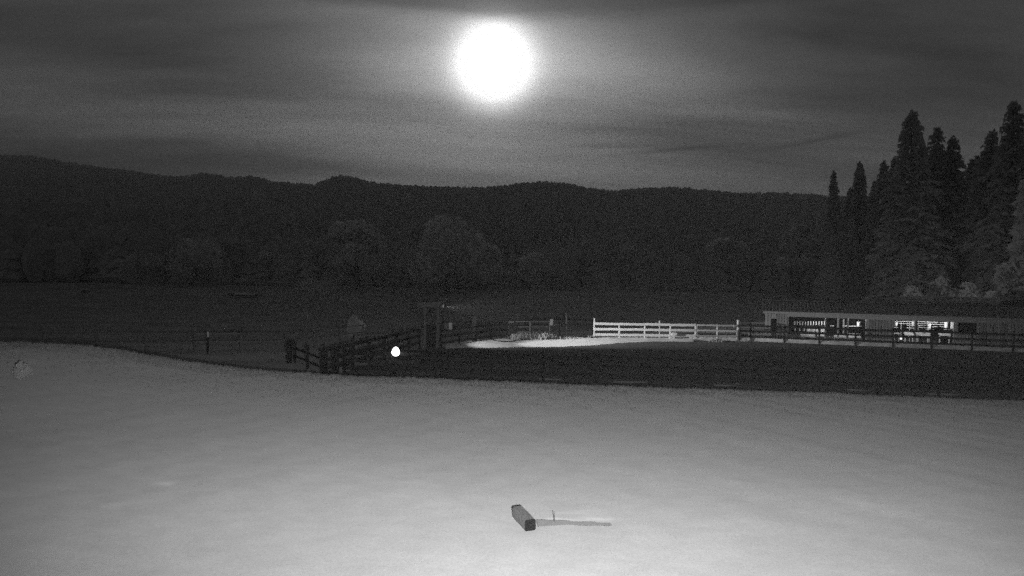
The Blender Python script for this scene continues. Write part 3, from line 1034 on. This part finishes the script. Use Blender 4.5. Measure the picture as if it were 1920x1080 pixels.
# small pale marker far in the field
p = P(390, 632, 39.6)
mk = empty('marker_post', (p.x, p.y, 0), 0, 'dark fence post with a small white glinting tip in the dark paddock', 'post')
beam('post', B_f[0], (0, 0, -0.1), (0, 0, p.z), 0.08, 0.08, mk)
beam('tip', rough_box(M_plastic, 130, 0.01, 1), (0, 0, p.z + .002), (0, 0, p.z + 0.34), 0.10, 0.10, mk)

# pale bars added to stand for light streaks on the near fence rails
for px0, py0, px1, py1, lab in (
    (1150, 716, 1214, 717, 'added pale bar for a rail glint below the brightest part of the lit fence'),
    (1338, 722, 1384, 723.5, 'added pale bar for a rail glint below the white gate post'),
    (1588, 731, 1632, 732.5, 'added pale bar for a rail glint below the plank wall of the barn'),
    (1740, 738.5, 1808, 740.5, 'longest added pale bar for a rail glint, below the second barn bay'),
    (846, 676.5, 890, 677.5, 'added pale bar for a rail glint close to the portal'),
    (1547, 693.5, 1566, 694, 'short added bar for a light streak alone in the middle of the sand'),
    (1010, 711, 1052, 711.8, 'added pale bar for a rail glint above the timber block')):
    a_, b_ = G(px0, py0, 0.06), G(px1, py1, 0.06)
    o = obj('glint_bar', tube([a_, a_.lerp(b_, .5), b_], [0.045] * 3, M_glint, 8))
    tag(o, lab, 'streak', 'added bars for light streaks on the near rails')


# ------------------------------------------------------------------ vegetation builders
def conifer_mesh(seed, h=30.0, rbase=4.4):
    r = random.Random(seed)
    V, F = [], []
    nb_tot = 620
    for w in range(nb_tot):
        t_ = 0.05 + 0.95 * (w / (nb_tot - 1)) ** 0.9
        z = h * min(1.0, t_ + r.gauss(0, 0.006))
        a = w * 2.39996 + r.gauss(0, .35)
        lump = 1 + 0.22 * math.sin(a * 2 + seed) * math.sin(t_ * 23 + seed * 2)
        L = (rbase * ((1 - t_) ** 0.74) * r.uniform(0.62, 1.14) * lump + r.uniform(.15, .4))
        dirv = Vector((math.cos(a), math.sin(a), 0))
        side = Vector((-dirv.y, dirv.x, 0))
        droop = -L * r.uniform(0.15, 0.5) + (0.3 if t_ > .93 else 0)
        base_ = Vector((0, 0, z))
        tip = base_ + dirv * L + Vector((0, 0, droop))
        ns = 3
        for s in range(ns):
            k0, k1 = 0.12 + s / ns * 0.8, 0.12 + (s + 1.4) / ns * 0.8
            p0 = base_.lerp(tip, k0); p1 = base_.lerp(tip, min(1, k1))
            wl, wr = [(L * 0.26 + 0.16) * (1 - 0.45 * k0) * r.uniform(.5, 1.4) for _ in (0, 1)]
            i0 = len(V)
            V += [p0 + Vector((0, 0, r.uniform(-.2, .2))), p1 + side * wl + Vector((0, 0, -r.uniform(.1, .9))), p1 + Vector((0, 0, r.uniform(-.2, .2))), p1 - side * wr + Vector((0, 0, -r.uniform(.1, .9)))]
            F += [(i0, i0 + 1, i0 + 2), (i0, i0 + 2, i0 + 3)]
    me = mesh_from('conifer_crown', V, F, M_conifer)
    tr = tube([(0, 0, -1), (0.05, 0, h * .3), (0, 0.03, h * .7), (0, 0, h * .99)], [h * .014, h * .011, h * .006, 0.03], M_bark, 8)
    return me, tr


CONIF = [conifer_mesh(s, 30.0, rb) for s, rb in ((1, 5.2), (2, 5.9), (3, 4.9), (4, 5.6))]


def conifer(px, py, Y, label, var, wide=1.0, group='tall conifers behind the barn'):
    top = P(px, py, Y)
    gz = field_z(top.x, Y)
    h = top.z - gz
    root = empty('conifer_tree', (top.x, Y, gz), random.uniform(0, 6.28), label, 'tree', group)
    c, tr = CONIF[var]
    root.rotation_euler = (random.uniform(-.03, .03), random.uniform(-.03, .03), root.rotation_euler[2])
    wide *= random.uniform(.92, 1.12)
    sc_ = h / 30.0
    obj('crown', c, root, (0, 0, 0), (0, 0, 0), (sc_ * wide, sc_ * wide, sc_))
    obj('trunk', tr, root, (0, 0, 0), (0, 0, 0), (sc_, sc_, sc_))
    return root


for args in (
    (1568, 319, 138, 'slender conifer standing apart at the edge of the group towards the open hills', 2, 0.85),
    (1594, 352, 150, 'short conifer filling the gap between the two small spires', 1, 1.0),
    (1613, 303, 132, 'small sharp conifer, second spire from the open hills', 0, 0.95),
    (1638, 340, 145, 'low conifer tucked between the second and third spires', 3, 1.0),
    (1657, 303, 124, 'narrow conifer leaning close to the flank of the tallest spire', 2, 1.0),
    (1680, 292, 128, 'conifer almost merged with the flank of the tallest spire', 1, 1.0),
    (1711, 210, 104, 'tallest pointed conifer of the group behind the barn', 0, 1.15),
    (1733, 272, 118, 'conifer half hidden behind the tallest spire', 3, 1.0),
    (1753, 243, 112, 'conifer with a thin tip just past the tallest spire', 2, 1.05),
    (1784, 258, 110, 'blunt conifer before the dip in the treetops', 1, 0.95),
    (1812, 302, 120, 'lowest conifer in the dip of the treetops', 3, 1.05),
    (1833, 292, 122, 'conifer rising out of the dip in the treetops', 2, 1.0),
    (1850, 244, 104, 'broad conifer between the dip and the tree at the frame edge', 0, 1.15),
    (1880, 292, 112, 'short conifer under the tall tree at the frame edge', 1, 1.0),
    (1911, 188, 94, 'tall dark conifer cut by the frame edge', 3, 1.1),
    (1950, 230, 96, 'conifer just beyond the frame edge showing only a flank', 0, 1.1),
):
    conifer(*args)


def lobe_tree_mesh(seed, lobes, n, leaf, m):
    r = random.Random(seed)
    V, F = [], []
    tot = sum(l[3] ** 2 for l in lobes)
    for (cx, cy, cz, rad, sq) in lobes:
        for _ in range(int(n * rad * rad / tot)):
            d = Vector((r.gauss(0, 1), r.gauss(0, 1), r.gauss(0, 1))).normalized()
            k = r.random() ** 0.35
            c = Vector((cx, cy, cz)) + Vector((d.x * rad, d.y * rad, d.z * rad * sq)) * k
            u = Vector((r.gauss(0, 1), r.gauss(0, 1), r.gauss(0, .7))).normalized()
            v = u.cross(Vector((r.gauss(0, 1), r.gauss(0, 1), r.gauss(0, 1)))).normalized()
            s = leaf * r.uniform(.5, 1.3)
            i0 = len(V)
            V += [c - u * s, c + v * s * .6, c + u * s, c - v * s * .6]
            F.append((i0, i0 + 1, i0 + 2, i0 + 3))
    return mesh_from('foliage', V, F, m)


def broad_lobes(seed, h, w):
    r = random.Random(seed)
    L = [(0, 0, h * .78, w * .27, .9)]
    for k in range(9):
        a = k * 2.4 + r.uniform(-.3, .3)
        zz = h * r.uniform(.3, .82)
        rr_ = w * .30 * (1 - abs(zz / h - .5) * .7)
        L.append((math.cos(a) * rr_, math.sin(a) * rr_, zz, w * r.uniform(.16, .25), .85))
    return L


def broad_tree(px, py, Y, wpx, label, seed, group='pale broadleaf trees at the forest edge'):
    top = P(px, py, Y)
    gz = max(field_z(top.x, Y), hill_z(top.x / Y, Y) if Y > HY0 else -9)
    h = top.z - gz
    w = wpx * Y / F_PX
    root = empty('broadleaf_tree', (top.x, Y, gz), 0, label, 'tree', group)
    lobes = broad_lobes(seed, h, w)
    obj('crown', lobe_tree_mesh(seed, lobes, 3200, h * 0.035, M_leaf), root)
    tr = obj('trunk', tube([(0, 0, -.5), (.1, 0, h * .25), (0, .1, h * .7)], [h * .03, h * .022, h * .008], M_bark, 8), root)
    for l in lobes[1:6]:
        obj('limb', tube([(0.05, 0, h * .22), (l[0] * .6, l[1] * .6, l[2] * .75), (l[0], l[1], l[2])], [h * .012, h * .008, h * .003], M_bark, 6), tr)
    return root


for args in (
    (838, 402, 140, 150, 'large rounded broadleaf tree behind the portal, tallest pale crown at the forest foot', 21),
    (668, 406, 146, 105, 'tall narrow broadleaf tree next to the largest pale crown', 22),
    (362, 452, 150, 105, 'round broadleaf tree in the dark woods above the white marker post', 23),
    (1005, 474, 158, 70, 'small broadleaf tree above the thick pale-capped post', 24),
    (265, 478, 160, 80, 'dim broadleaf tree next to the round one above the marker post', 25),
    (908, 452, 152, 80, 'shoulder-high broadleaf tree merging with the largest pale crown', 26),
    (1365, 442, 165, 90, 'faint broadleaf tree over the white gate post', 27),
    (1500, 408, 140, 90, 'dim broadleaf tree at the foot of the small conifer spires above the barn corner', 28),
    (1180, 462, 172, 80, 'faint low broadleaf tree over the lit white fence', 29),
    (590, 528, 135, 90, 'low spreading broadleaf tree at the field edge before the woods', 30),
    (505, 470, 168, 80, 'vague broadleaf tree deep in the woods above the tiny pale shed', 31),
):
    broad_tree(*args)


def shrub(px, py0, py1, Y, wpx, label, seed, name='shrub', m=None, n=900, group=None):
    top = P(px, py0, Y); bot = P(px, py1, Y)
    gz = min(bot.z, field_z(top.x, Y))
    h = top.z - gz; w = wpx * Y / F_PX
    root = empty(name, (top.x, Y, gz), 0, label, 'shrub', group)
    r = random.Random(seed)
    lobes = [(0, 0, h * .62, w * .25, h * .38 / (w * .25))] + [(r.uniform(-.32, .32) * w, r.uniform(-.2, .2) * w, h * r.uniform(.3, .6), w * .2, min(1.2, h * .3 / (w * .2))) for _ in range(5)]
    obj('crown', lobe_tree_mesh(seed, lobes, n, max(.05, h * 0.06), m or M_shrub), root)
    obj('stem', tube([(0, 0, -.1), (.02, 0, h * .3), (0, 0, h * .6)], [h * .03, h * .02, h * .01], M_bark, 6), root)
    return root


shrub(664, 589, 618, 52, 46, 'pale cone-shaped bush at the end of the paddock fence', 41, 'bush')
for px, py0, wpx, Y, lab in ((1712, 533, 62, 74, 'pale bush behind the barn roof nearest the tallest conifer'), (1765, 518, 82, 76, 'largest pale bush rising behind the barn roof'),
                          (1815, 528, 70, 75, 'pale bush behind the barn roof beside the largest one'), (1858, 545, 52, 73, 'lowest pale bush at the end of the row behind the barn roof')):
    shrub(px, py0, 575, Y, wpx, lab, int(px), 'bush', None, 1500, 'pale bushes behind the barn roof')
shrub(1940, 320, 560, 74, 90, 'hazy pale tree crown entering at the frame edge behind the barn', 55, 'edge_tree', M_leaf, 2600)


obj('crown', lobe_tree_mesh(9, PLANT[0], 900, 0.035, mat('pale_plant', 0.56, 0.2, 4, diffuse=True)), PLANT[1])
obj('stem', tube([(0, 0, -0.05), (0.01, 0, 0.1), (0, 0, 0.25)], [0.02, 0.015, 0.01], M_bark, 6), PLANT[1])


# weed clumps lit on the pale track
def weed_mesh(seed, h, w, n=70):
    r = random.Random(seed)
    V, F = [], []
    for _ in range(n):
        b = Vector((r.gauss(0, w * .35), r.gauss(0, w * .25), 0))
        tip = b + Vector((r.gauss(0, h * .3), r.gauss(0, h * .3), h * r.uniform(.5, 1.05)))
        s = Vector((r.gauss(0, 1), r.gauss(0, 1), 0)).normalized() * 0.045
        mid = b.lerp(tip, .55) + Vector((0, 0, h * .06))
        i0 = len(V)
        V += [b - s, b + s, mid - s, mid + s, tip]
        F += [(i0, i0 + 1, i0 + 3, i0 + 2), (i0 + 2, i0 + 3, i0 + 4)]
    return mesh_from('weeds', V, F, M_weed)
for i, (px, py, hpx, wpx, lab) in enumerate((
    (966, 641, 17, 14, 'pale weed clump at the foot of the thick gate post'), (985, 640.5, 18, 22, 'bushy pale weed clump second along the grey thin-railed fence'),
    (1003, 640, 15, 22, 'shorter pale weed clump in the middle of the grey thin-railed fence'), (1020, 640, 17, 20, 'pale weed clump just before the pale-ended gate post'),
    (1034, 639, 12, 16, 'low pale weed clump at the foot of the pale-ended gate post'), (1066, 638.5, 7, 20, 'flat weed tuft beneath the thin pole beside the tube gate'),
    (1109, 637.5, 9, 8, 'little weed tuft at the foot of the tall white fence post'), (862, 652, 7, 14, 'first low weed tuft where the lit track begins near the portal'),
    (1345, 641.5, 6, 18, 'low weed tuft on the bank under the first dark rails'))):
    p = G(px, py)
    o = obj('weed_clump', weed_mesh(200 + i, hpx * p.y / F_PX, wpx * p.y / F_PX, 60 + wpx * 3), None, p + Vector((0, 0, 0.02)))
    tag(o, lab, 'weeds', 'weed clumps along the pale track')

# drooping hose on the track
hp = [G(921, 640), G(930, 643.5), G(945, 645), G(958, 644.5), G(968, 642.5), G(990, 641.5)]
o = obj('garden_hose', tube([p + Vector((0, 0, 0.2)) for p in hp], [0.05] * 6, M_fence, 6))
tag(o, 'dark hose lying in a curve on the pale track below the gate post', 'hose')

# far sheds, tiny and pale at the foot of the woods
def shed(px, py, Y, wpx, hpx, label, name='far_shed', cat='shed'):
    p = P(px, py, Y)
    gz = field_z(p.x, Y)
    w = wpx * Y / F_PX; h = hpx * Y / F_PX
    z = max(gz, p.z - h)
    root = empty(name, (p.x, Y, z), 0, label, cat)
    beam('wall', rough_box(M_greywood, int(px), 0, 1), (-w / 2, 0, h * .3), (w / 2, 0, h * .3), w * .5, h * .6, root)
    V = [(-w * .55, -w * .32, h * .6), (w * .55, -w * .32, h * .6), (w * .55, 0, h), (-w * .55, 0, h), (w * .55, w * .32, h * .6), (-w * .55, w * .32, h * .6)]
    o = obj('roof', mesh_from('roof', V, [(0, 1, 2, 3), (3, 2, 4, 5), (0, 3, 5), (1, 4, 2)], M_shed), root)
    beam('door', rough_box(M_dark, int(px) + 1, 0, 1), (-w * .1, -w * .25 - .02, h * .25), (w * .1, -w * .25 - .02, h * .25), 0.03, h * .5, root)
    return root
shed(462, 549, 128, 34, 10, 'tiny pale low shed at the foot of the dark woods')
shed(436, 549, 130, 13, 9, 'tiny grey hut next to the pale low shed')
shed(160, 547, 132, 13, 8, 'faint pale roof alone under the dark hillside')
shed(328, 547, 131, 8, 6, 'smallest pale speck of a hut between the roof and the low shed')

# ------------------------------------------------------------------ forest (one mass)
rng = random.Random(77)
tiers = []
V, F = [], []
def add_tree(x, y, z, h, w, conif):
    nseg = 7
    if conif:
        lv = [(0.0, .55), (.12, 1.0), (.30, .55), (.34, .8), (.55, .36), (.58, .55), (.80, .18), (.83, .27), (1.0, 0.0)]
    else:
        lv = [(0.05, .45), (.25, .95), (.5, 1.05), (.75, .85), (.92, .45), (1.0, 0.1)]
    i0 = len(V)
    a0 = rng.uniform(0, 6.28)
    for (t_, k) in lv:
        for s in range(nseg):
            a = a0 + 6.283 * s / nseg
            rr_ = w * k * rng.uniform(.6, 1.2)
            V.append((x + math.cos(a) * rr_, y + math.sin(a) * rr_, z + h * (t_ + rng.uniform(-.025, .025) * (t_ < 1))))
    for i in range(len(lv) - 1):
        for s in range(nseg):
            F.append((i0 + i * nseg + s, i0 + i * nseg + (s + 1) % nseg, i0 + (i + 1) * nseg + (s + 1) % nseg, i0 + (i + 1) * nseg + s))
# valley side
for _ in range(5200):
    u = rng.uniform(-1.02, 1.02)
    Y = HY0 * (HY1 / HY0) ** rng.random()
    z = hill_z(u, Y)
    c = rng.random() < 0.7
    h = rng.uniform(12, 20) * (1.0 if Y > 260 else 0.85)
    add_tree(u * Y, Y, z - 1, h, h * (.2 if c else .34), c)
# skyline row, even and dense
for i in range(2600):
    u = -1.02 + 2.04 * i / 2600 + rng.uniform(-.001, .001)
    Y = HY1 - rng.uniform(0, 40)
    h = TREE_TOP * rng.uniform(.70, 1.06)
    add_tree(u * Y, Y, hill_z(u, Y) - 1.0, h, h * .42, rng.random() < .5)
# dark wood edge at the foot and behind the barn
for i in range(420):
    u = rng.uniform(-1.0, 1.0)
    Y = rng.uniform(158, 185)
    h = rng.uniform(7, 14)
    add_tree(u * Y, Y, field_z(u * Y, min(Y, 180)) - .5, h, h * .3, rng.random() < .5)
for i in range(260):
    px = rng.uniform(1540, 2150)
    Y = rng.uniform(118, 165)
    ytop = 345 + 30 * math.sin(px * .021) + rng.uniform(0, 110) + max(0, (1640 - px)) * .5
    p = P(px, ytop, Y)
    gz = field_z(p.x, Y)
    add_tree(p.x, Y, gz - .5, p.z - gz, (p.z - gz) * .19, True)
fo = obj('forest', mesh_from('forest', V, F, M_forest))
tag(fo, 'dark mass of woods covering the valley side up to the skyline', None, None, 'stuff')

# ------------------------------------------------------------------ short grass on the lawn (nobody could count it)
gr = np.random.default_rng(5)
def lawn_tufts(n, y0, y1, hmin, hmax, bias):
    Y = y0 + (y1 - y0) * gr.random(n) ** bias
    X = (gr.random(n) * 2 - 1) * (0.9 * Y + 0.5)
    return X, Y, gr.uniform(hmin, hmax, n)
parts_ = [lawn_tufts(12000, 19.5, 24.0, .015, .04, 0.7), lawn_tufts(9000, 22.8, 25.0, .03, .10, 1.0)]
GV, GF = [], []
for X, Y, H in parts_:
    for x, y, h_ in zip(X, Y, H):
        z = lawn_z(x, y) - 0.004
        for _ in range(3):
            a = gr.uniform(0, 6.283); b = gr.uniform(0, 6.283)
            ox, oy = gr.normal(0, .02, 2)
            w_ = 0.006 + 0.0002 * y
            i0 = len(GV)
            GV += [(x + ox - math.cos(a) * w_, y + oy - math.sin(a) * w_, z), (x + ox + math.cos(a) * w_, y + oy + math.sin(a) * w_, z),
                   (x + ox + math.cos(b) * h_ * .6, y + oy + math.sin(b) * h_ * .6, z + h_)]
            GF.append((i0, i0 + 1, i0 + 2))
go = obj('grass', mesh_from('grass', GV, GF, M_blade))
tag(go, 'short mown grass standing along the brow of the lit lawn', None, None, 'stuff')
